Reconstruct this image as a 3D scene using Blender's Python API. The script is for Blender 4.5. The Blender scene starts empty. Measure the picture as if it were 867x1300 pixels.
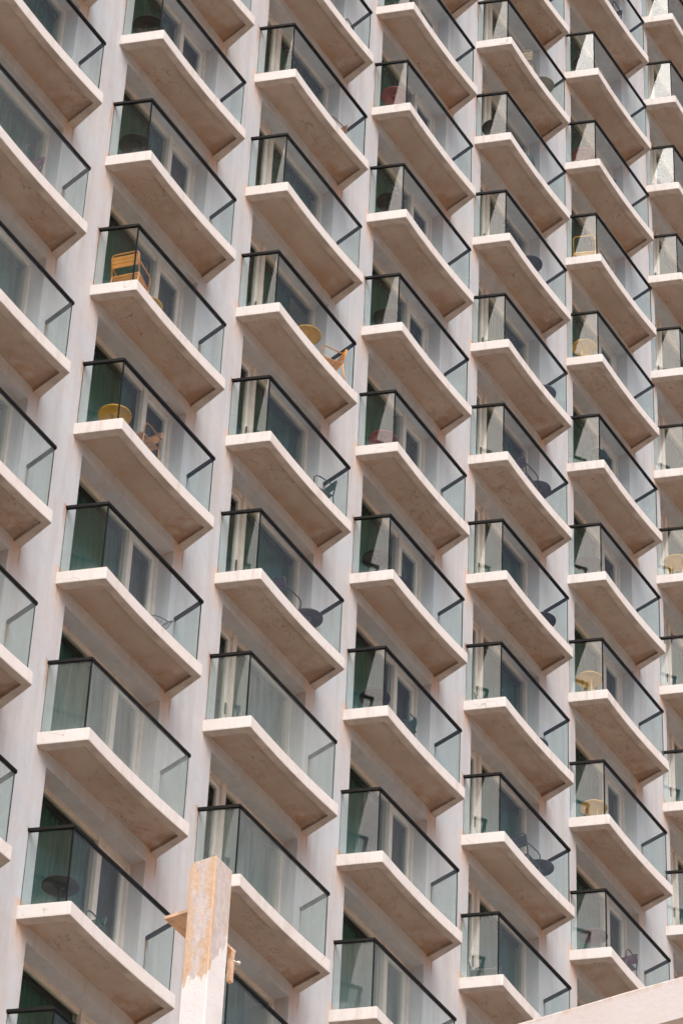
import bpy, math, random
from mathutils import Vector, Matrix
random.seed(7)
sc = bpy.context.scene
COL = sc.collection
R = math.radians

# ------------------------------------------------------------------ scale
S = 2.8 / 3.0              # facade numbers below are in storey/3; S turns them into metres
W, H = 4.06607, 3.0        # bay pitch and storey height (facade units)
Z0 = 42.6057               # height of the handrail of bay 3, storey 0 above the ground (m)
YW = 0.634                 # wall plane (0 = outer line of the handrail)

# ------------------------------------------------------------------ materials
class NT:
    def __init__(s, name):
        s.m = bpy.data.materials.new(name); s.m.use_nodes = True
        s.t = s.m.node_tree; s.t.nodes.clear()
        s.out = s.t.nodes.new('ShaderNodeOutputMaterial')
    def n(s, typ, ins=None, **kw):
        nd = s.t.nodes.new(typ)
        for k, v in kw.items(): setattr(nd, k, v)
        for k, v in (ins or {}).items():
            if isinstance(v, bpy.types.NodeSocket): s.t.links.new(v, nd.inputs[k])
            else: nd.inputs[k].default_value = v
        return nd
    def math(s, op, a, b=0.0, c=0.0, clamp=False):
        return s.n('ShaderNodeMath', {0: a, 1: b, 2: c}, operation=op, use_clamp=clamp).outputs[0]
    def noise(s, vec, scale, detail=4, rough=.55):
        return s.n('ShaderNodeTexNoise', {'Vector': vec, 'Scale': scale, 'Detail': detail, 'Roughness': rough}).outputs['Fac']
    def ramp(s, fac, lo, hi):
        return s.n('ShaderNodeMapRange', {'Value': fac, 'From Min': lo, 'From Max': hi}, clamp=True).outputs[0]
    def mix(s, fac, a, b):
        nd = s.n('ShaderNodeMix', data_type='RGBA')
        for i, v in ((0, fac), (6, a), (7, b)):
            if isinstance(v, bpy.types.NodeSocket): s.t.links.new(v, nd.inputs[i])
            else: nd.inputs[i].default_value = v if i == 0 else tuple(v) + (1,)
        return nd.outputs[2]
    def scale(s, vec, xyz):
        return s.n('ShaderNodeVectorMath', {0: vec, 1: xyz}, operation='MULTIPLY').outputs[0]
    def add(s, vec, v2):
        return s.n('ShaderNodeVectorMath', {0: vec, 1: v2}, operation='ADD').outputs[0]
    def bsdf(s, color, rough=.8, bump=None, strength=.2, dist=.01, metal=0.0, spec=.3):
        ins = {'Roughness': rough, 'Metallic': metal, 'Specular IOR Level': spec}
        b = s.n('ShaderNodeBsdfPrincipled', ins)
        if isinstance(color, bpy.types.NodeSocket): s.t.links.new(color, b.inputs['Base Color'])
        else: b.inputs['Base Color'].default_value = tuple(color) + (1,)
        if bump is not None:
            bp = s.n('ShaderNodeBump', {'Height': bump, 'Strength': strength, 'Distance': dist})
            s.t.links.new(bp.outputs[0], b.inputs['Normal'])
        return b.outputs[0]
    def done(s, shader):
        s.t.links.new(shader, s.out.inputs['Surface']); return s.m

def sepxyz(t, v):
    n = t.n('ShaderNodeSeparateXYZ', {0: v}); return n.outputs[0], n.outputs[1], n.outputs[2]

def wall_material():
    t = NT('wall_paint'); pos = t.n('ShaderNodeTexCoord').outputs['Object']
    big = t.ramp(t.noise(pos, .75, 6, .65), .38, .62)
    streak = t.ramp(t.noise(t.scale(pos, (3.2, 3.2, .22)), 1.6, 5, .6), .45, .78)
    col = t.mix(t.math('MULTIPLY', big, .8), (.495, .540, .595), (.555, .545, .560))
    col = t.mix(t.math('MULTIPLY', streak, .62), col, (.40, .37, .36))
    fine = t.ramp(t.noise(t.scale(pos, (1, 1, .6)), 5, 7, .72), .48, .76)
    col = t.mix(t.math('MULTIPLY', fine, .42), col, (.45, .38, .35))
    x, y, z = sepxyz(t, pos)
    wob = t.math('MULTIPLY', t.math('SUBTRACT', t.noise(t.scale(pos, (1, 1, 1)), 2.3, 3), .5), .10)
    u = t.math('FLOORED_MODULO', t.math('ADD', t.math('ADD', t.math('DIVIDE', x, S), .6), wob), W)
    v = t.math('FLOORED_MODULO', t.math('DIVIDE', z, S), H)            # 0 = a handrail's height
    var = t.ramp(t.noise(pos, .8, 2), .36, .55)
    def streaks(cx, half, top, length):                                # run-off under a fixing; top measured in facade units
        dx = t.math('SUBTRACT', 1.0, t.math('DIVIDE', t.math('ABSOLUTE', t.math('SUBTRACT', u, cx + .6)), half), clamp=True)
        d = t.math('SUBTRACT', top % H, v)
        d = t.math('FLOORED_MODULO', d, H)
        dz = t.math('SUBTRACT', 1.0, t.math('DIVIDE', d, length), clamp=True)
        return t.math('MULTIPLY', t.math('MULTIPLY', dx, dz), var)
    rust = t.math('ADD', streaks(-.215, .07, .03, .75), streaks(2.835, .06, -.02, .7), clamp=True)
    rust = t.math('MULTIPLY', t.math('MULTIPLY', rust, t.ramp(t.noise(t.scale(pos, (7, 7, 2)), 2, 5), .25, .55)), 3.2, clamp=True)
    col = t.mix(t.math('MULTIPLY', rust, .72), col, (.42, .27, .19))
    drip = t.math('ADD', streaks(2.88, .035, -1.56, .42), streaks(-.2, .04, -1.56, .3), clamp=True)
    col = t.mix(t.math('MULTIPLY', drip, 1.9, clamp=True), col, (.25, .18, .14))
    # peach undercoat showing round the slab ends
    near = t.math('ADD', streaks(2.75, .22, -1.45, .8), streaks(-.15, .22, -1.2, 1.0), clamp=True)
    col = t.mix(t.math('MULTIPLY', near, 1.7, clamp=True), col, (.60, .45, .37))
    return t.done(t.bsdf(col, .9, t.noise(pos, 14, 8, .65), .35, .012, spec=.15))

def slab_material(soffit):
    t = NT('balcony_soffit' if soffit else 'balcony_paint')
    obj = t.n('ShaderNodeTexCoord').outputs['Object']
    info = t.n('ShaderNodeObjectInfo')
    pos = t.add(obj, info.outputs['Location'])
    n1 = t.ramp(t.noise(pos, 1.3, 5, .6), .35, .68)
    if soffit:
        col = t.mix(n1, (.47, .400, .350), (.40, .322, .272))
        # tide marks left by seeping water
        nn = t.noise(t.scale(pos, (1, 1.5, 1)), 1.3, 4, .62)
        band = t.math('PINGPONG', t.math('MULTIPLY', nn, 13), 1.0)
        mark = t.math('MULTIPLY', t.ramp(band, .90, 1.0), t.ramp(t.noise(pos, .9, 2), .44, .58))
        col = t.mix(t.math('MULTIPLY', mark, .9), col, (.20, .14, .11))
        blot = t.ramp(t.noise(pos, 2.3, 7, .75), .54, .72)
        col = t.mix(t.math('MULTIPLY', blot, .6), col, (.33, .22, .15))
        x, y, z = sepxyz(t, obj)
        edge_shade = t.math('ADD', t.ramp(y, .075, .03), t.ramp(x, 2.27, 2.36), clamp=True)  # shadow line of the recess, painted along its front and right edges
        edge_shade = t.math('MULTIPLY', edge_shade, t.ramp(t.noise(pos, 2.8, 4, .6), .3, .5))
        col = t.mix(t.math('MULTIPLY', edge_shade, .55), col, (.20, .14, .11))
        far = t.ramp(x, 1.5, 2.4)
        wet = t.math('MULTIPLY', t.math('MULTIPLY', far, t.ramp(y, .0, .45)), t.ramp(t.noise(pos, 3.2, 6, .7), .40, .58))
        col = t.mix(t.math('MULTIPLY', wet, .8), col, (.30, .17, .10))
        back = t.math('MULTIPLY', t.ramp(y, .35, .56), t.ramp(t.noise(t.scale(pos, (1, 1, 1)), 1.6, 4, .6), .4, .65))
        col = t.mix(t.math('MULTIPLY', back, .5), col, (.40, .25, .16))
    else:
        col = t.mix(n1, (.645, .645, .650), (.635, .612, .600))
        blot = t.ramp(t.noise(t.scale(pos, (2, 2, 5)), 2.2, 6, .7), .58, .8)
        col = t.mix(t.math('MULTIPLY', blot, .4), col, (.47, .37, .30))
        spot = t.ramp(t.noise(pos, 11, 6, .75), .62, .74)
        col = t.mix(t.math('MULTIPLY', spot, .55), col, (.36, .25, .19))
        x, y, z = sepxyz(t, obj)
        run = t.math('MULTIPLY', t.ramp(t.noise(t.scale(pos, (7, 7, .7)), 1.5, 5, .65), .50, .72), t.ramp(t.noise(pos, 1.1, 2), .35, .6))
        col = t.mix(t.math('MULTIPLY', run, .5), col, (.40, .32, .28))
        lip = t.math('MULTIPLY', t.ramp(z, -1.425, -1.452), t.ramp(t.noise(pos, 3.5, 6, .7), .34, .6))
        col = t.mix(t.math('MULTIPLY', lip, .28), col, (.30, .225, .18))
        hair = t.math('PINGPONG', t.math('MULTIPLY', t.noise(pos, .8, 3, .5), 9), 1.0)
        hair = t.math('MULTIPLY', t.ramp(hair, .975, 1.0), t.ramp(t.noise(pos, 1.7, 2), .5, .6))
        col = t.mix(t.math('MULTIPLY', hair, .6), col, (.30, .24, .2))
    return t.done(t.bsdf(col, .88, t.noise(pos, 18, 8, .7), .3, .01, spec=.2))

def schlick(t, f0=.04, rise=.9):
    g = t.n('ShaderNodeNewGeometry')
    d = t.n('ShaderNodeVectorMath', {0: g.outputs['Normal'], 1: g.outputs['Incoming']}, operation='DOT_PRODUCT').outputs['Value']
    c = t.math('SUBTRACT', 1.0, t.math('ABSOLUTE', d), clamp=True)
    p = t.math('POWER', c, 5.0)
    return t.math('MULTIPLY_ADD', p, rise, f0, clamp=True)

def railing_glass():
    t = NT('railing_glass')
    fac = schlick(t, .040, .13)
    tr = t.n('ShaderNodeBsdfTransparent', {'Color': (.925, .965, .96, 1)}).outputs[0]
    gl = t.n('ShaderNodeBsdfGlossy', {'Color': (1, 1, 1, 1), 'Roughness': .012}).outputs[0]
    base = t.n('ShaderNodeMixShader', {0: fac, 1: tr, 2: gl}).outputs[0]
    # grime: salt film, streaks, thicker towards the foot of the pane
    tc = t.n('ShaderNodeTexCoord').outputs['Object']; info = t.n('ShaderNodeObjectInfo')
    dust = t.n('ShaderNodeSeparateColor', {0: info.outputs['Color']}).outputs[0]
    pos = t.add(tc, info.outputs['Location'])
    x, y, z = sepxyz(t, tc)
    st = t.ramp(t.noise(t.scale(pos, (5, 5, .5)), 2.0, 4, .6), .35, .75)
    sp = t.ramp(t.noise(pos, 9, 4, .6), .66, .74)
    foot = t.ramp(z, -1.0, -1.26)
    film = t.math('MULTIPLY', t.math('MULTIPLY_ADD', st, .6, .7), dust)
    film = t.math('ADD', film, t.math('MULTIPLY', sp, .10))
    film = t.math('ADD', film, t.math('MULTIPLY', t.math('MULTIPLY', foot, foot), t.math('MULTIPLY_ADD', st, .20, .03)), clamp=True)
    film = t.math('MULTIPLY', film, .8)
    df = t.n('ShaderNodeBsdfDiffuse', {'Color': (.44, .48, .47, 1)}).outputs[0]
    return t.done(t.n('ShaderNodeMixShader', {0: film, 1: base, 2: df}).outputs[0])

def window_glass():
    t = NT('window_glass')
    fac = schlick(t, .032, .18)
    tr = t.n('ShaderNodeBsdfTransparent', {'Color': (.86, .90, .86, 1)}).outputs[0]
    wob = t.noise(t.n('ShaderNodeTexCoord').outputs['Object'], 1.1, 2)
    bp = t.n('ShaderNodeBump', {'Height': wob, 'Strength': .06, 'Distance': .05}).outputs[0]
    gl = t.n('ShaderNodeBsdfGlossy', {'Color': (.95, 1, 1, 1), 'Roughness': .02, 'Normal': bp}).outputs[0]
    return t.done(t.n('ShaderNodeMixShader', {0: fac, 1: tr, 2: gl}).outputs[0])

def simple(name, col, rough=.5, var=.12, scale=6, metal=0.0, spec=.4, bump=.1):
    t = NT(name); pos = t.n('ShaderNodeTexCoord').outputs['Object']
    f = t.ramp(t.noise(pos, scale, 5, .6), .35, .7)
    c = t.mix(f, col, tuple(v * (1 - var * 2) for v in col))
    return t.done(t.bsdf(c, rough, t.noise(pos, scale * 4, 4), bump, .004, metal, spec))

def curtain_material(name, col):
    t = NT(name); pos = t.n('ShaderNodeTexCoord').outputs['Object']; info = t.n('ShaderNodeObjectInfo')
    pos = t.add(pos, info.outputs['Location'])
    f = t.ramp(t.noise(t.scale(pos, (9, 1, .15)), 2, 3), .3, .7)
    c = t.mix(f, tuple(v * 1.25 for v in col), tuple(v * .7 for v in col))
    return t.done(t.bsdf(c, .85, spec=.1))

M = dict(
    wall=wall_material(), slab=slab_material(False), soffit=slab_material(True),
    glass=railing_glass(), pane=window_glass(),
    glass_edge=simple('glass_edge', (.05, .10, .09), .25),
    rail=simple('black_rail', (.009, .0095, .010), .6, .15, 20, spec=.12),
    frame=simple('cream_frame', (.68, .61, .55), .55, .08, 5),
    sash=simple('white_sash', (.72, .69, .66), .45, .06, 5),
    teal=curtain_material('teal_curtain', (.034, .128, .112)),
    dark=curtain_material('grey_curtain', (.072, .058, .054)),
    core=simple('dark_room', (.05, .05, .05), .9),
    yellow=simple('yellow_metal', (.68, .36, .03), .4), orange=simple('orange_metal', (.72, .30, .06), .4),
    rust=simple('brown_metal', (.36, .17, .08), .45), black=simple('black_metal', (.010, .011, .012), .5, spec=.2),
    green=simple('dark_green_metal', (.025, .06, .055), .4), red=simple('red_metal', (.25, .035, .04), .4),
    purple=simple('purple_metal', (.055, .035, .06), .4), beige=simple('beige_metal', (.45, .34, .22), .5),
    olive=simple('olive_metal', (.22, .17, .07), .5), wire=simple('grey_wire', (.10, .10, .10), .4),
    mauve=simple('mauve_metal', (.12, .05, .075), .4), slate=simple('slate_metal', (.06, .065, .08), .4),
)

def post_material():
    t = NT('peeling_post_paint'); pos = t.n('ShaderNodeTexCoord').outputs['Object']
    x, y, z = sepxyz(t, pos)
    jag = t.math('MULTIPLY', t.math('SUBTRACT', t.noise(t.scale(pos, (16, 16, 5)), 1.0, 5, .65), .5), .42)
    edge = t.math('ADD', t.math('ADD', z, jag), t.math('MULTIPLY', x, -2.0))
    bare = t.ramp(edge, -.69, -.67)
    strip = t.noise(t.scale(pos, (9, 9, 3.2)), 2.6, 7, .72)
    warm = t.mix(t.ramp(t.noise(pos, 22, 6, .7), .4, .7), (.58, .43, .31), (.48, .34, .23))
    grey = t.mix(t.ramp(t.noise(t.scale(pos, (20, 20, 9)), 1.4, 6, .7), .35, .7), (.58, .54, .53), (.42, .38, .37))
    rim = t.math('MINIMUM', t.math('DIVIDE', t.math('ABSOLUTE', x), .096), t.math('DIVIDE', t.math('ABSOLUTE', y), .094))
    side = t.math('MULTIPLY', t.ramp(x, -.092, -.085), .12)
    strip = t.math('SUBTRACT', t.math('MULTIPLY_ADD', t.math('MULTIPLY', rim, rim), .22, strip), side)
    c = t.mix(t.ramp(strip, .50, .60), grey, warm)
    paint = t.mix(t.ramp(t.noise(pos, 5, 5), .4, .75), (.69, .69, .70), (.62, .615, .62))
    flake = t.ramp(t.noise(pos, 26, 5, .7), .70, .76)
    paint = t.mix(t.math('MULTIPLY', flake, .5), paint, (.60, .45, .33))
    col = t.mix(bare, paint, c)
    return t.done(t.bsdf(col, .8, t.noise(pos, 45, 7, .7), .6, .006))
M['post'] = post_material()
M['lip'] = simple('shaded_underside_lip', (.54, .485, .445), .9, .16, 3, spec=.15, bump=.3)  # rim under the slab: its shade is put into a darker colour
M['primer'] = simple('orange_primer', (.72, .50, .34), .8, .22, 16, bump=.5)

def beam_material():
    t = NT('weathered_white_paint'); pos = t.n('ShaderNodeTexCoord').outputs['Object']
    x, y, z = sepxyz(t, pos)
    c = t.mix(t.ramp(t.noise(pos, 2.5, 6, .65), .4, .7), (.585, .570, .575), (.55, .51, .50))
    rim = t.math('MULTIPLY', t.ramp(z, -.045, -.004), t.ramp(t.noise(t.scale(pos, (1, 3, 1)), 4, 6, .7), .42, .62))
    c = t.mix(t.math('MULTIPLY', rim, .8), c, (.42, .28, .18))
    c = t.mix(t.math('MULTIPLY', t.ramp(t.noise(pos, 18, 6, .7), .62, .76), .35), c, (.5, .38, .3))
    return t.done(t.bsdf(c, .85, t.noise(pos, 30, 7, .7), .35, .008))
M['beam'] = beam_material()

def ground_material():
    t = NT('sandy_paving'); pos = t.n('ShaderNodeTexCoord').outputs['Object']
    c = t.mix(t.ramp(t.noise(pos, .12, 6, .6), .35, .7), (.315, .238, .178), (.24, .187, .142))
    c = t.mix(t.math('MULTIPLY', t.ramp(t.noise(pos, 6, 6, .7), .45, .75), .3), c, (.2, .16, .13))
    return t.done(t.bsdf(c, .9, t.noise(pos, 20, 6), .3, .01))
M['ground'] = ground_material()

# ------------------------------------------------------------------ mesh helper
class MB:
    def __init__(s, k=1.0): s.v = []; s.f = []; s.mi = []; s.k = k; s.sm = []
    def add(s, verts, faces, mi=0, smooth=False):
        b = len(s.v); s.v += [tuple(c * s.k for c in p) for p in verts]
        for f in faces: s.f.append([b + i for i in f]); s.mi.append(mi); s.sm.append(smooth)
    def box(s, x0, x1, y0, y1, z0, z1, mi=0, skip=()):
        v = [(x, y, z) for z in (z0, z1) for y in (y0, y1) for x in (x0, x1)]
        F = {'-z': (0, 2, 3, 1), '+z': (4, 5, 7, 6), '-y': (0, 1, 5, 4), '+y': (2, 6, 7, 3), '-x': (0, 4, 6, 2), '+x': (1, 3, 7, 5)}
        s.add(v, [f for n, f in F.items() if n not in skip], mi)
    def prism(s, poly, z0, z1, mi=0, side_mi=None):     # poly counter-clockwise seen from above
        n = len(poly); v = [(x, y, z0) for x, y in poly] + [(x, y, z1) for x, y in poly]
        s.add(v, [tuple(reversed(range(n))), tuple(range(n, 2 * n))], mi)
        s.add(v, [(i, (i + 1) % n, n + (i + 1) % n, n + i) for i in range(n)], mi if side_mi is None else side_mi)
    def tube(s, pts, r, mi=0, seg=8, closed=False):
        P = [Vector(p) for p in pts]; n = len(P); rings = []
        up = None
        for i, p in enumerate(P):
            a = P[i - 1] if (i > 0 or closed) else p; b = P[(i + 1) % n] if (i < n - 1 or closed) else p
            d = (b - a).normalized()
            if up is None: up = d.orthogonal().normalized()
            up = (up - d * up.dot(d)).normalized(); w = d.cross(up)
            rings.append([p + (up * math.cos(2 * math.pi * j / seg) + w * math.sin(2 * math.pi * j / seg)) * r for j in range(seg)])
        v = [q for rg in rings for q in rg]; f = []
        for i in range(n if closed else n - 1):
            for j in range(seg):
                f.append((i * seg + j, i * seg + (j + 1) % seg, ((i + 1) % n) * seg + (j + 1) % seg, ((i + 1) % n) * seg + j))
        if not closed: f += [tuple(reversed(range(seg))), tuple(range((n - 1) * seg, n * seg))]
        s.add(v, f, mi, True)
    def lathe(s, prof, seg=28, mi=0):
        v = []; f = []; n = len(prof)
        for j in range(seg):
            a = 2 * math.pi * j / seg
            v += [(r * math.cos(a), r * math.sin(a), z) for r, z in prof]
        for j in range(seg):
            k = (j + 1) % seg
            for i in range(n - 1): f.append((j * n + i, k * n + i, k * n + i + 1, j * n + i + 1))
        s.add(v, f, mi, True)
    def mesh(s, name, mats):
        me = bpy.data.meshes.new(name); me.from_pydata(s.v, [], s.f)
        for m in mats: me.materials.append(m)
        me.polygons.foreach_set('material_index', s.mi); me.polygons.foreach_set('use_smooth', s.sm)
        me.update(); return me

def obj(name, me, parent=None, loc=(0, 0, 0)):
    o = bpy.data.objects.new(name, me); COL.objects.link(o); o.location = loc
    if parent: o.parent = parent
    return o
def empty(name, loc=(0, 0, 0), rz=0):
    o = bpy.data.objects.new(name, None); COL.objects.link(o); o.location = loc; o.rotation_euler = (0, 0, rz)
    o.empty_display_size = .3; return o
def tag(o, label=None, cat=None, group=None, kind=None):
    if label: o['label'] = label
    if cat: o['category'] = cat
    if group: o['group'] = group
    if kind: o['kind'] = kind
    return o

# ------------------------------------------------------------------ ground
g = MB(); g.box(-900, 900, -900, 900, -.4, 0); tag(obj('ground', g.mesh('ground', [M['ground']])), kind='structure')

# ------------------------------------------------------------------ building
ROWS = {0: (-2, 8), 1: (-3, 7), 2: (-5, 6), 3: (-6, 5), 4: (-7, 4), 5: (-9, 3), 6: (-10, 2), 7: (-12, -1)}
VISIBLE = {0: (-1, 7), 1: (-2, 6), 2: (-4, 5), 3: (-5, 4), 4: (-6, 3), 5: (-8, 3), 6: (-9, 2), 7: (-11, -11)}
cells = []
for c, (a, b) in VISIBLE.items():
    for k in range(a - (1 if c in (0, 1, 2, 3, 4, 5, 6) else 0), b + (1 if c in (1, 2, 3, 4, 5, 6) else 0) + 1):
        cells.append((c, k))
cells += [(7, k) for k in (-12, -10, -9)]
print('balconies', len(cells))
CX = {}
OX0, OX1, OZ0, OZ1 = .03, 2.63, -1.335, 1.235       # opening of one bay
DEEP = 1.75
building = empty('hotel_building', (0, 0, Z0))
tag(building, 'tall white hotel block covered in rows of projecting glass fronted balconies', 'building')
wb = MB(S)
ztop, zbot = 15 * H + 1.2, -Z0 / S
cols = range(-3, 12)
def bx(c): return (c - 3) * W
for c in cols:
    x0, x1 = bx(c - 1) + OX1, bx(c) + OX0
    wb.box(x0, x1, YW, DEEP, zbot, ztop)
    ks = [k for (cc, k) in cells if cc == c]
    lo = zbot                                        # spandrels between this bay's openings
    for k in sorted(ks, reverse=True):
        sill, head = OZ0 - k * H, OZ1 - k * H
        wb.box(bx(c) + OX0, bx(c) + OX1, YW, DEEP, lo, sill, skip=('-x', '+x'))
        lo = head
    wb.box(bx(c) + OX0, bx(c) + OX1, YW, DEEP, lo, ztop, skip=('-x', '+x'))
xa, xb = bx(cols[0] - 1) + OX1, bx(cols[-1]) + OX1
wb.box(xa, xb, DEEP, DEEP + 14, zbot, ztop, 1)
obj('wall', wb.mesh('wall', [M['wall'], M['core']]), building)

# --- one balcony (origin: outer corner of its handrail), facade units
NC = 12
def outline(ins, inner=False):
    if inner: L, A, B, Rr, sag = (-.085, YW), (.10, .036), (2.565, .036), (2.725, YW), .04
    else: L, A, B, Rr, sag = (-.258, YW), (-.012, -.096), (2.642, -.096), (2.895, YW), .04
    p = []
    def lerp(a, b, t): return (a[0] + (b[0] - a[0]) * t, a[1] + (b[1] - a[1]) * t)
    p.append((L[0] + ins, L[1])); q = lerp(A, L, .03); p.append((q[0] + ins, q[1] + ins * .3))
    for i in range(NC + 1):
        t = i / NC; x = A[0] + (B[0] - A[0]) * t; y = A[1] + sag * 4 * t * (1 - t)
        if i == 0: x += .008
        if i == NC: x -= .008
        p.append((x + (ins if i == 0 else -ins if i == NC else 0), y + ins))
    q = lerp(B, Rr, .03); p.append((q[0] - ins, q[1] + ins * .3)); p.append((Rr[0] - ins, Rr[1]))
    return p
def slab_mesh():
    b = MB(S); ZT, ZB = -1.335, -1.562
    rings = [[(x, y, z) for x, y in outline(i, inn)] for z, i, inn in
             ((ZT, .007, 0), (ZT - .003, .002, 0), (ZT - .008, 0, 0), (ZB + .006, 0, 0), (ZB + .002, .002, 0), (ZB, .006, 0), (ZB, 0, 1), (ZB + .05, .008, 1))]
    n = len(rings[0]); v = [q for r in rings for q in r]
    for r in range(len(rings) - 1):
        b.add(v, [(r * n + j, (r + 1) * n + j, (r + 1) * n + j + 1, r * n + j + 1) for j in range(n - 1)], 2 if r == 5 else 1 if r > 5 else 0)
    b.add(rings[0], [tuple(range(n))])
    b.add(rings[-1], [tuple(reversed(range(n)))], 1)
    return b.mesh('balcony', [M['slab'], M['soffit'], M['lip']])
def rail_mesh():
    b = MB(S); P = [Vector(p) for p in ((-.225, YW), (0, 0), (2.669, 0), (2.845, YW))]; w = .05
    segs = [(P[i + 1] - P[i]).normalized() for i in range(3)]
    nin = [Vector((-d.y, d.x)) for d in segs]                        # inward normals (to the left of travel)
    inn = []
    for i in range(4):
        if i in (0, 3):
            d, n = (segs[0], nin[0]) if i == 0 else (segs[2], nin[2]); q = P[i] + n * w
            s_ = (YW - q.y) / d.y; inn.append(q + d * s_)
        else:
            m = (nin[i - 1] + nin[i]).normalized(); inn.append(P[i] + m * (w / m.dot(nin[i])))
    v = []
    for z in (0, -.05):
        v += [(p.x, p.y, z) for p in P] + [(p.x, p.y, z) for p in inn]
    f = []
    for i in range(3):
        f += [(i, i + 1, 4 + i + 1, 4 + i), (8 + i, 12 + i, 13 + i, 9 + i), (i, 8 + i, 9 + i, i + 1), (4 + i, 5 + i, 13 + i, 12 + i)]
    b.add(v, f); return b.mesh('handrail', [M['rail']])
GZ0, GZ1 = -1.336, -.05
def pane_mesh(kind):
    b = MB(S); th = .013
    if kind == 'front': poly = [(.045, .016), (2.632, .016), (2.632, .016 + th), (.045, .016 + th)]
    elif kind == 'left':
        d = Vector((-.225, YW - 0)).normalized(); n = Vector((d.y, -d.x)); a = Vector((0.016, .03)) + n * 0; e = a + d * ((YW - a.y) / d.y)
        poly = [(e.x, e.y), (a.x, a.y), (a.x + n.x * th, a.y + n.y * th), (e.x + th / n.x, YW)]
    else:
        d = Vector((.176, YW)).normalized(); n = Vector((-d.y, d.x)); a = Vector((2.654, .03)); e = a + d * ((YW - a.y) / d.y)
        poly = [(a.x, a.y), (e.x, e.y), (e.x + th / n.x, YW), (a.x + n.x * th, a.y + n.y * th)]
    v = [(x, y, GZ0) for x, y in poly] + [(x, y, GZ1) for x, y in poly]
    big = {'front': (0, 2), 'left': (0, 2), 'right': (0, 2)}[kind]
    for i in range(4):
        b.add(v, [(i, (i + 1) % 4, 4 + (i + 1) % 4, 4 + i)], 0 if i in big else 1)
    return b.mesh('glass_panel', [M['glass'], M['glass_edge']])
def gasket_mesh():
    out = []
    for a in ((.016, .036, .014, .030), (2.640, 2.646, .018, .026)):
        b = MB(S); b.box(*a, GZ0, GZ1); out.append(b.mesh('corner_post', [M['rail']]))
    return out

# --- glazing of one bay; wide = True: big fixed window, False: narrow sliding door. flip mirrors the bay
XM0, XM1 = 1.775, 1.885
def mir(x0, x1, flip):
    return (OX0 + OX1 - x1, OX0 + OX1 - x0) if flip else (x0, x1)
def glazing_meshes(flip):
    out = {}
    def bxm(b, x0, x1, *a, **k): x0, x1 = mir(x0, x1, flip); b.box(x0, x1, *a, **k)
    p = MB(S); bxm(p, OX0 + .06, XM0, .962, .975, OZ0 + .05, OZ1 - .05); out['window'] = p.mesh('window', [M['pane']])
    f = MB(S)
    bxm(f, OX0 + .06, XM0, 1.03, 1.06, OZ1 - .14, OZ1 - .003, 1)
    bxm(f, OX0, OX0 + .06, .90, 1.02, OZ0, OZ1); bxm(f, XM0, XM1, .885, 1.03, OZ0, OZ1)
    bxm(f, OX0 + .06, XM0, .91, 1.02, OZ1 - .05, OZ1); bxm(f, OX0 + .06, XM0, .92, .955, OZ1 - .085, OZ1 - .05)
    bxm(f, OX0 + .06, XM0, .91, 1.02, OZ0, OZ0 + .05)
    out['frame'] = f.mesh('frame', [M['frame'], M['rail']])
    x0, x1 = XM1, OX1 - .07
    p = MB(S); bxm(p, x0 + .075, x1 - .075, .970, .982, OZ0 + .12, OZ1 - .16); out['sliding_door'] = p.mesh('sliding_door', [M['pane']])
    f = MB(S)
    bxm(f, x0, x0 + .075, .94, 1.0, OZ0 + .04, OZ1 - .08); bxm(f, x1 - .075, x1, .94, 1.0, OZ0 + .04, OZ1 - .08)
    bxm(f, x0 + .075, x1 - .075, .94, 1.0, OZ1 - .16, OZ1 - .08); bxm(f, x0 + .075, x1 - .075, .94, 1.0, OZ0 + .04, OZ0 + .12)
    out['sash'] = f.mesh('sash', [M['sash']])
    h = MB(S); bxm(h, x0 + .025, x0 + .045, .91, .94, -.42, -.20); bxm(h, x0 + .02, x0 + .05, .93, .942, -.36, -.26); out['handle'] = h.mesh('handle', [M['wire']])
    f = MB(S)
    bxm(f, x0, x1, 1.035, 1.06, OZ1 - .2, OZ1 - .003, 1)
    bxm(f, x1, OX1, .90, 1.02, OZ0, OZ1); bxm(f, x0, x1, .905, 1.02, OZ1 - .08, OZ1); bxm(f, x0, x1, .905, 1.02, OZ0, OZ0 + .04)
    out['door_frame'] = f.mesh('door_frame', [M['frame'], M['rail']])
    return out
def curtain_mesh(x0, x1, mat, seed, flip):
    rnd = random.Random(seed); b = MB(S); x0, x1 = mir(x0, x1, flip)
    pts = []; x = x0; ph = 0; st = .018
    n = int((x1 - x0) / st); fr = rnd.uniform(.10, .14)
    for i in range(n + 1):
        x = x0 + (x1 - x0) * i / n; ph += 2 * math.pi * st / fr * rnd.uniform(.7, 1.3)
        pts.append((x, 1.13 + .026 * math.sin(ph) + .008 * math.sin(ph * .37 + seed)))
    v = [(x, y, OZ0 + .02) for x, y in pts] + [(x, y * .6 + 1.13 * .4, OZ1 - .005) for x, y in pts]; m = len(pts)
    b.add(v, [(i, i + 1, m + i + 1, m + i) for i in range(m - 1)], 0, True)
    return b.mesh('curtain', [mat])

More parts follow.
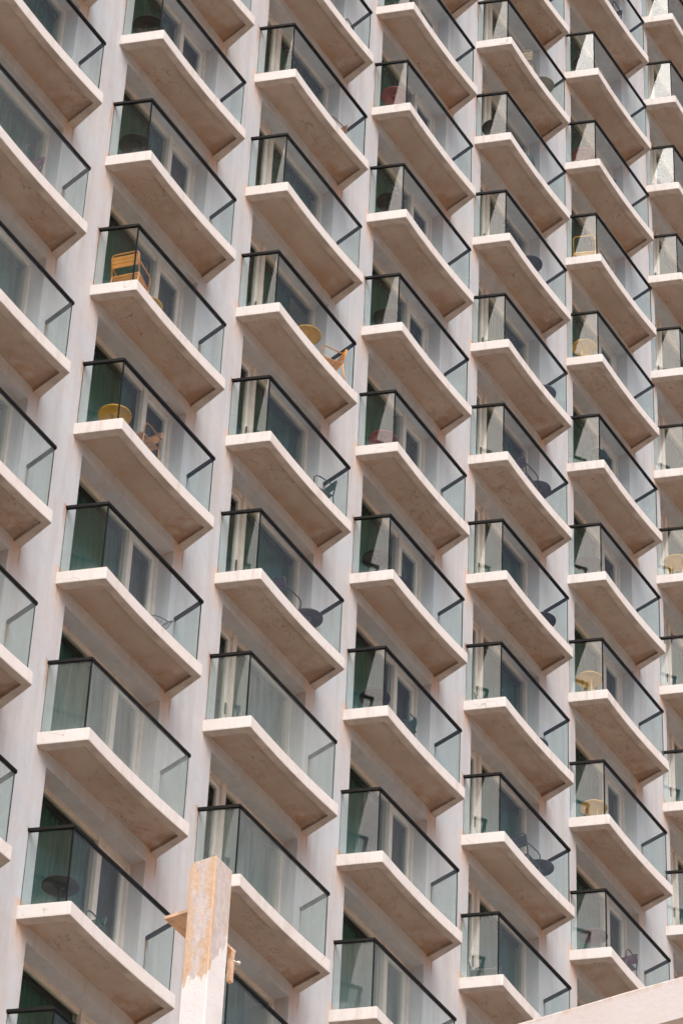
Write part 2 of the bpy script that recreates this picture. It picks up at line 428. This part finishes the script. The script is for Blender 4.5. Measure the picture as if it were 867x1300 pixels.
ME = dict(slab=slab_mesh(), rail=rail_mesh(), front=pane_mesh('front'), left=pane_mesh('left'), right=pane_mesh('right'), gasket=gasket_mesh())
ME['post_a'], ME['post_b'] = ME.pop('gasket')
GL = {False: glazing_meshes(False), True: glazing_meshes(True)}
CUR = {}
for flip in (False, True):
    CUR[flip, 'wide'] = [curtain_mesh(OX0 + .02, XM0 + .03, M['teal'], 11 + i, flip) for i in range(3)] + \
                        [curtain_mesh(OX0 + .02, OX0 + 1.25, M['teal'], 21, flip), curtain_mesh(OX0 + .5, XM0 + .03, M['teal'], 22, flip)]
    CUR[flip, 'slim'] = [curtain_mesh(XM1 - .02, OX1 - .02, M['dark'], 31 + i, flip) for i in range(2)] + \
                        [curtain_mesh(XM1 - .02, OX1 - .02, M['teal'], 41, flip)]
DUST = {(1, 4): 0.245, (2, 3): 0.216, (2, 4): 0.202, (0, 4): 0.158, (0, 5): 0.180, (0, 3): 0.101, (3, 4): 0.158, (3, 3): 0.050, (1, 5): 0.036, (4, 3): 0.043, (5, 2): 0.043,
        (0, 2): 0.086, (0, 1): 0.072, (2, 5): 0.086, (1, 3): 0.036, (5, 1): 0.036}
for (c, k) in cells:
    flip = (c % 2 == 0)
    loc = (bx(c) * S, 0, -k * H * S)
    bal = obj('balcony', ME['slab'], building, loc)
    d = DUST.get((c, k), random.uniform(.0, .022))
    for nm, key in (('handrail', 'rail'), ('glass_panel', 'front'), ('glass_panel', 'left'), ('glass_panel', 'right'), ('corner_post', 'post_a'), ('corner_post', 'post_b')):
        o = obj(nm, ME[key], bal)
        if nm == 'handrail': o.location.z = random.uniform(-.004, .004); o.rotation_euler = (0, R(random.uniform(-.1, .1)), 0)
        if nm == 'glass_panel' and key == 'front': o.rotation_euler = (R(random.uniform(-.12, .12)), 0, R(random.uniform(-.15, .15)))
        if nm == 'glass_panel': o.color = (d * (1 if key != 'left' else .55), 0, 0, 1)
    rw = random.random()
    w_ = obj('window', GL[flip]['window'], building, loc); obj('frame', GL[flip]['frame'], w_)
    obj('curtain', CUR[flip, 'wide'][0 if rw < .3 else 1 if rw < .6 else 2 if rw < .88 else 3 if rw < .94 else 4], w_)
    s_ = obj('sliding_door', GL[flip]['sliding_door'], building, loc)
    obj('sash', GL[flip]['sash'], s_); obj('door_frame', GL[flip]['door_frame'], s_); obj('handle', GL[flip]['handle'], s_)
    rs = random.random()
    obj('curtain', CUR[flip, 'slim'][0 if rs < .45 else 1 if rs < .9 else 2], s_)

# ------------------------------------------------------------------ furniture (metres, standing on z = 0)
def table_meshes(legged):
    top = MB(); r = .25
    top.lathe([(0, .722), (r - .01, .722), (r, .718), (r, .70), (r - .012, .698), (r - .014, .712), (0, .712)], 36)
    parts = [('tabletop', top)]
    if legged:
        for j in range(3):
            a = 2 * math.pi * j / 3 + .5; l = MB()
            l.tube([(.12 * math.cos(a), .12 * math.sin(a), .712), (.13 * math.cos(a), .13 * math.sin(a), .40), (.23 * math.cos(a), .23 * math.sin(a), .0)], .013)
            parts.append(('leg', l))
        rg = MB(); rg.tube([(.135 * math.cos(t * math.pi / 8), .135 * math.sin(t * math.pi / 8), .38) for t in range(16)], .008, closed=True); parts.append(('ring', rg))
    else:
        p = MB(); p.lathe([(0, .712), (.07, .712), (.07, .70), (.022, .69), (.022, .04), (.03, .03), (0, .03)], 16); parts.append(('pedestal', p))
        b = MB()
        for j in range(4):
            a = math.pi / 2 * j + .4; b.tube([(0, 0, .035), (.12 * math.cos(a), .12 * math.sin(a), .03), (.22 * math.cos(a), .22 * math.sin(a), .012)], .012)
        parts.append(('base', b))
    return parts
def chair_meshes(style):
    P = []; hw, r = .22, .0115                           # faces +x
    if style in ('slat', 'open'):
        for s in (-1, 1):
            l = MB(); l.tube([(.22, s * hw, 0), (.20, s * hw, .44)], r); P.append(('leg', l))
            l = MB(); l.tube([(-.25, s * hw, 0), (-.19, s * hw, .44)], r); P.append(('leg', l))
            a = MB(); a.tube([(.20, s * hw, .44), (.215, s * (hw + .015), .60), (.18, s * (hw + .025), .645), (.10, s * (hw + .025), .66), (-.23, s * (hw + .005), .655)], r); P.append(('armrest', a))
        st = MB()
        for i in range(6):
            x = -.19 + i * .072; st.box(x, x + .06, -hw + .005, hw - .005, .435 + abs(i - 2.5) * .003, .452 + abs(i - 2.5) * .003)
        st.tube([(-.20, -hw, .437), (.20, -hw, .437)], r); st.tube([(-.20, hw, .437), (.20, hw, .437)], r); P.append(('seat', st))
        bk = MB(); pts = [(-.19, -hw, .44), (-.255, -hw, .78), (-.265, -hw + .02, .815), (-.268, -hw + .06, .83), (-.268, hw - .06, .83), (-.265, hw - .02, .815), (-.255, hw, .78), (-.19, hw, .44)]
        bk.tube(pts, r)
        for z0, z1 in () if style == 'open' else ((.60, .665), (.675, .735), (.745, .795)):
            x0 = -.19 - (z0 - .44) * .19; x1 = -.19 - (z1 - .44) * .19
            v = [(x0, -hw, z0), (x0, hw, z0), (x1, hw, z1), (x1, -hw, z1), (x0 + .012, -hw, z0), (x0 + .012, hw, z0), (x1 + .012, hw, z1), (x1 + .012, -hw, z1)]
            bk.add(v, [(0, 3, 2, 1), (4, 5, 6, 7), (0, 1, 5, 4), (2, 3, 7, 6), (1, 2, 6, 5), (0, 4, 7, 3)])
        P.append(('backrest', bk))
    elif style == 'shell':
        for s in (-1, 1):
            for x0, x1 in ((.23, .17), (-.26, -.15)):
                l = MB(); l.tube([(x0, s * (hw + .01), 0), (x1, s * (hw - .05), .44)], .012); P.append(('leg', l))
        def surf(fn, nu, nv, th):
            b = MB(); v = []
            for t in (0, 1):
                for i in range(nu + 1):
                    for j in range(nv + 1):
                        p, n = fn(i / nu, j / nv); v.append(tuple(Vector(p) + Vector(n) * th * t))
            m = (nu + 1) * (nv + 1); q = lambda t, i, j: t * m + i * (nv + 1) + j
            f = []
            for i in range(nu):
                for j in range(nv):
                    f.append((q(1, i, j), q(1, i + 1, j), q(1, i + 1, j + 1), q(1, i, j + 1))); f.append((q(0, i, j), q(0, i, j + 1), q(0, i + 1, j + 1), q(0, i + 1, j)))
            for i in range(nu):
                f.append((q(0, i, 0), q(0, i + 1, 0), q(1, i + 1, 0), q(1, i, 0))); f.append((q(0, i, nv), q(1, i, nv), q(1, i + 1, nv), q(0, i + 1, nv)))
            for j in range(nv):
                f.append((q(0, 0, j), q(1, 0, j), q(1, 0, j + 1), q(0, 0, j + 1))); f.append((q(0, nu, j), q(0, nu, j + 1), q(1, nu, j + 1), q(1, nu, j)))
            b.add(v, f, 0, True); return b
        P.append(('seat', surf(lambda u, w: ((-.2 + .42 * u, (w - .5) * .44 * (1 - .12 * abs(2 * u - 1) ** 3), .44 + .02 * (2 * w - 1) ** 2 - .012 * u), (0, 0, 1)), 8, 8, .012)))
        P.append(('backrest', surf(lambda u, w: ((-.2 - .09 * u + .06 * (2 * w - 1) ** 2, (w - .5) * .44 * (1 - .35 * u ** 3), .50 + .32 * u), (1, 0, .2)), 8, 10, .012)))
        st = MB()
        for s in (-1, 1): st.tube([(-.17, s * .10, .44), (-.21, s * .10, .51)], .010)
        P.append(('back_support', st))
        for s in (-1, 1):
            a = MB(); a.tube([(.10, s * .205, .45), (.11, s * .225, .62), (.06, s * .23, .65), (-.20, s * .20, .655)], .010); P.append(('armrest', a))
    else:                                                # wire
        for s in (-1, 1):
            for x0, x1 in ((.22, .17), (-.22, -.15)):
                l = MB(); l.tube([(x0, s * .2, 0), (x1, s * .17, .43)], .008); P.append(('leg', l))
        def shell(u, w):                                 # u around the rim, w from middle to rim
            x = .27 * w * math.cos(u); y = .26 * w * math.sin(u); z = .43 + .09 * w ** 3 + .30 * max(0, -math.cos(u)) ** 2 * w ** 4
            return (x - .06 * max(0, -math.cos(u)) * w ** 4, y, z)
        st = MB()
        for j in range(22): st.tube([shell(2 * math.pi * j / 22, w / 6) for w in range(1, 7)], .0035, seg=5)
        for w in (.3, .5, .7, .85): st.tube([shell(2 * math.pi * j / 28, w) for j in range(28)], .003, seg=5, closed=True)
        st.tube([shell(2 * math.pi * j / 32, 1) for j in range(32)], .008, closed=True)
        P.append(('seat', st))
    return P
_fc = {}
def furniture(kind, style, mat, c, k, x, y, rz, label, cat, group):
    key = (kind, style, mat)
    if key not in _fc:
        src = table_meshes(style == 'legs') if kind == 'table' else chair_meshes(style)
        _fc[key] = [(n, b.mesh(n, [M[mat]])) for n, b in src]
    t = empty('bistro_table' if kind == 'table' else 'balcony_chair', ((bx(c) + x) * S, y * S, Z0 + (OZ0 - k * H) * S + .001), R(rz))
    tag(t, label, cat, group)
    for n, me in _fc[key]: obj(n, me, t)

ORD = ['top', 'second', 'third', 'fourth', 'fifth', 'sixth', 'seventh', 'eighth', 'ninth', 'tenth', 'eleventh', 'twelfth']
CN = {0: 'leftmost column', 1: 'second column from left', 2: 'third column from left', 3: 'middle column', 4: 'third column from right', 5: 'second column from right', 6: 'rightmost column'}
FIRST = {0: 0, 1: -2, 2: -3, 3: -4, 4: -6, 5: -7, 6: -8}
def where(c, k):
    i = k - FIRST[c]
    return ('top balcony' if i <= 0 else ORD[i] + ' balcony down') + ', ' + CN[c]
GT, GC = 'round bistro tables on the balconies', 'chairs on the balconies'
TABLES = [
    (1, -1, .34, .52, 'black', 'ped', 'black'), (1, 0, .34, .52, 'black', 'ped', 'black'), (1, 1, 1.22, .60, 'yellow', 'legs', 'yellow'),
    (1, 2, .56, .50, 'yellow', 'ped', 'yellow'), (1, 5, .51, .52, 'black', 'ped', 'black'), (2, 0, 1.58, .37, 'yellow', 'ped', 'yellow'),
    (2, 2, 2.22, .43, 'purple', 'ped', 'dark purple'), (3, -3, .30, .46, 'red', 'ped', 'red'), (3, -2, .32, .48, 'black', 'ped', 'black'),
    (3, -1, .45, .52, 'black', 'ped', 'black'), (3, 0, .54, .56, 'red', 'ped', 'red'), (3, 1, .40, .50, 'black', 'ped', 'black'),
    (3, 2, .55, .52, 'black', 'ped', 'black'), (4, -4, .36, .50, 'black', 'ped', 'black'), (4, -5, 2.15, .32, 'olive', 'ped', 'olive brown'),
    (4, -3, 1.66, .35, 'black', 'ped', 'black'), (4, -2, 2.44, .45, 'slate', 'ped', 'dark grey'), (4, -1, 2.01, .34, 'purple', 'ped', 'dark purple'),
    (4, 0, 2.44, .47, 'black', 'ped', 'black'), (4, 1, 2.40, .62, 'slate', 'ped', 'dark grey'), (4, 2, 2.21, .40, 'slate', 'ped', 'dark grey'),
    (5, -6, .38, .47, 'black', 'ped', 'black'), (5, -5, .40, .52, 'red', 'legs', 'red'), (5, -3, .36, .52, 'yellow', 'legs', 'yellow'),
    (5, -2, .58, .42, 'green', 'ped', 'dark green'), (5, -1, .46, .52, 'black', 'legs', 'black'), (5, 0, .42, .52, 'yellow', 'legs', 'yellow'),
    (5, 1, .61, .55, 'yellow', 'legs', 'yellow'), (5, 2, .55, .55, 'mauve', 'legs', 'mauve'), (6, -2, .36, .46, 'yellow', 'legs', 'yellow'),
]
for c, k, x, y, mat, style, word in TABLES:
    furniture('table', style, mat, c, k, x, y, random.uniform(0, 90), f'{word} round bistro table on the {where(c, k)}', 'table', GT)
CHAIRS = [
    (1, 1, .40, .36, 13, 'orange', 'slat', 'orange slatted armchair facing along the balcony'), (1, 2, 1.08, .36, 180, 'rust', 'slat', 'brown slatted armchair'),
    (2, 0, 2.20, .32, 150, 'orange', 'slat', 'orange slatted armchair'), (2, -2, 2.10, .50, 170, 'rust', 'slat', 'brown slatted armchair'),
    (2, -3, 2.2, .46, 180, 'black', 'shell', 'black armchair'), (2, 1, 2.24, .42, 160, 'green', 'slat', 'dark green armchair'),
    (2, 2, 1.50, .50, 0, 'purple', 'slat', 'dark purple armchair'), (3, 1, .92, .42, 180, 'black', 'shell', 'black armchair'),
    (3, 2, 1.22, .40, 180, 'green', 'shell', 'dark green armchair'), (4, -5, 1.42, .40, 20, 'beige', 'slat', 'beige slatted armchair'),
    (4, -4, 1.66, .50, 30, 'green', 'shell', 'dark green armchair'), (4, -1, 1.40, .38, 0, 'purple', 'slat', 'dark purple armchair'),
    (4, 1, 1.88, .64, 0, 'slate', 'shell', 'dark grey armchair'), (4, 2, 1.58, .42, 0, 'slate', 'slat', 'dark grey armchair'),
    (4, 1, .66, .60, 200, 'green', 'slat', 'dark green slatted armchair near the mullion'), (4, 3, .58, .58, 200, 'green', 'slat', 'dark green slatted armchair'),
    (5, 2, 1.32, .40, 180, 'mauve', 'slat', 'mauve slatted armchair'), (5, -7, 1.45, .36, 180, 'black', 'slat', 'black slatted armchair'),
    (5, -5, 1.22, .50, 180, 'black', 'slat', 'black slatted armchair'), (5, -4, .40, .48, 20, 'yellow', 'open', 'yellow open backed tube armchair'),
    (0, 1, 1.50, .46, 180, 'mauve', 'slat', 'reddish tube armchair'), (1, 3, 2.05, .50, 170, 'wire', 'wire', 'grey wire mesh chair'),
    (1, 5, 1.30, .70, 180, 'green', 'slat', 'dark green armchair'),
]
for c, k, x, y, rz, mat, style, word in CHAIRS:
    furniture('chair', style, mat, c, k, x, y, rz, f'{word} on the {where(c, k)}', 'chair', GC)

# ------------------------------------------------------------------ foreground post and beam
PT = 14.323
post = empty('wooden_post', (-22.603, -12.655, 0))
tag(post, 'square white post with peeling orange and grey paint in front of the balconies', 'post')
b = MB(); hx, hy = .096, .094; cb = .006
oct_ = [(-hx, -hy + cb), (-hx + cb, -hy), (hx - cb, -hy), (hx, -hy + cb), (hx, hy - cb), (hx - cb, hy), (-hx + cb, hy), (-hx, hy - cb)]
v = []; zs = [-PT, -1.6, -1.4, -1.2, -1.0, -.8, -.6, -.4, -.2, -.006, 0]
for i, z in enumerate(zs):
    kk = .95 if i == len(zs) - 1 else 1
    v += [(x * kk + (0 if i < 2 else random.uniform(-.0012, .0012)), y * kk + (0 if i < 2 else random.uniform(-.0012, .0012)), z) for x, y in oct_]
f = [tuple(reversed(range(8))), tuple(range(len(v) - 8, len(v)))]
for i in range(len(zs) - 1): f += [(i * 8 + j, i * 8 + (j + 1) % 8, i * 8 + 8 + (j + 1) % 8, i * 8 + 8 + j) for j in range(8)]
b.add(v, f); obj('shaft', b.mesh('shaft', [M['post']]), post, (0, 0, PT))
b = MB(); b.box(-.062, .465, .094, .285, -.34, -.318); obj('bracket', b.mesh('bracket', [M['primer']]), post, (0, 0, PT))
b = MB(); b.box(.425, .460, .096, .125, -.56, -.34); obj('cleat', b.mesh('cleat', [M['primer']]), post, (0, 0, PT))
b = MB(); b.tube([(.45, .10, -.40), (.485, .085, -.40)], .006); b.tube([(.48, .087, -.40), (.497, .079, -.40)], .013); obj('bolt', b.mesh('bolt', [M['sash']]), post, (0, 0, PT))

BH = 12.0; BXX = -23.331
beam = empty('concrete_beam', (BXX, -15.5, 0))
tag(beam, 'long weathered white concrete beam crossing the bottom right corner', 'beam')
b = MB(); n = 30; Ln = 9.0; v = []
for i in range(n + 1):
    y = 3.2 - Ln * i / n
    dz = random.uniform(-.003, .003)
    for x, z in ((0, -.257), (0, -.012), (.010, 0), (.29, 0), (.30, -.012), (.30, -.257)):
        v.append((x, y, z + dz))
f = []
for i in range(n): f += [(i * 6 + j, i * 6 + 6 + j, i * 6 + 6 + (j + 1) % 6, i * 6 + (j + 1) % 6) for j in range(6)]
f += [tuple(range(6)), tuple(reversed(range(n * 6, n * 6 + 6)))]
b.add(v, [tuple(reversed(q)) for q in f]); obj('lintel', b.mesh('lintel', [M['beam']]), beam, (0, 0, BH))
for yy in (-5.2,):
    b = MB(); b.box(.02, .28, yy, yy + .26, 0, BH - .257); obj('support', b.mesh('support', [M['beam']]), beam)
b = MB(); b.box(.02, .28, 2.7, 2.96, 0, BH - .257); obj('support', b.mesh('support', [M['beam']]), beam)

# ------------------------------------------------------------------ camera
cam = bpy.data.cameras.new('camera'); co = bpy.data.objects.new('camera', cam); COL.objects.link(co)
Rc = [[0.510294, -0.859178, 0.037602], [0.578912, 0.310844, -0.753815], [0.635973, 0.406435, 0.65601]]
m = Matrix(((Rc[0][0], -Rc[1][0], -Rc[2][0]), (Rc[0][1], -Rc[1][1], -Rc[2][1]), (Rc[0][2], -Rc[1][2], -Rc[2][2])))
co.matrix_world = Matrix.Translation((-37.452, -22.969, 1.6)) @ m.to_4x4()
cam.sensor_fit = 'HORIZONTAL'; cam.sensor_width = 24; cam.lens = 124.146
cam.clip_start = .1; cam.clip_end = 3000
sc.camera = co

# ------------------------------------------------------------------ light
SUN_EL, SUN_AZ = 56, 230           # azimuth from +Y towards +X
w = bpy.data.worlds.new('World'); sc.world = w; w.use_nodes = True
nt = w.node_tree; bg = nt.nodes['Background']
sky = nt.nodes.new('ShaderNodeTexSky'); sky.sky_type = 'NISHITA'; sky.sun_disc = False
sky.sun_elevation = R(SUN_EL); sky.sun_rotation = R(SUN_AZ); sky.air_density = .55; sky.dust_density = 9.0; sky.ozone_density = .6
nt.links.new(sky.outputs[0], bg.inputs[0]); bg.inputs[1].default_value = .13
sl = bpy.data.lights.new('sun', 'SUN'); sl.energy = .85; sl.angle = R(38); sl.color = (1, .985, .97)
so = bpy.data.objects.new('sun', sl); COL.objects.link(so)
sd = Vector((math.sin(R(SUN_AZ)) * math.cos(R(SUN_EL)), math.cos(R(SUN_AZ)) * math.cos(R(SUN_EL)), math.sin(R(SUN_EL))))
so.rotation_euler = sd.to_track_quat('Z', 'Y').to_euler(); so.location = (-30, -30, 80)

sc.view_settings.view_transform = 'Standard'; sc.view_settings.look = 'None'
sc.view_settings.exposure = 0.74; sc.view_settings.gamma = 1.0
sc.render.engine = 'CYCLES'
sc.cycles.transparent_max_bounces = 24; sc.cycles.max_bounces = 12; sc.cycles.diffuse_bounces = 5; sc.cycles.glossy_bounces = 5
sc.cycles.use_denoising = True
sc.cycles.sample_clamp_indirect = 6
sc.render.film_transparent = False
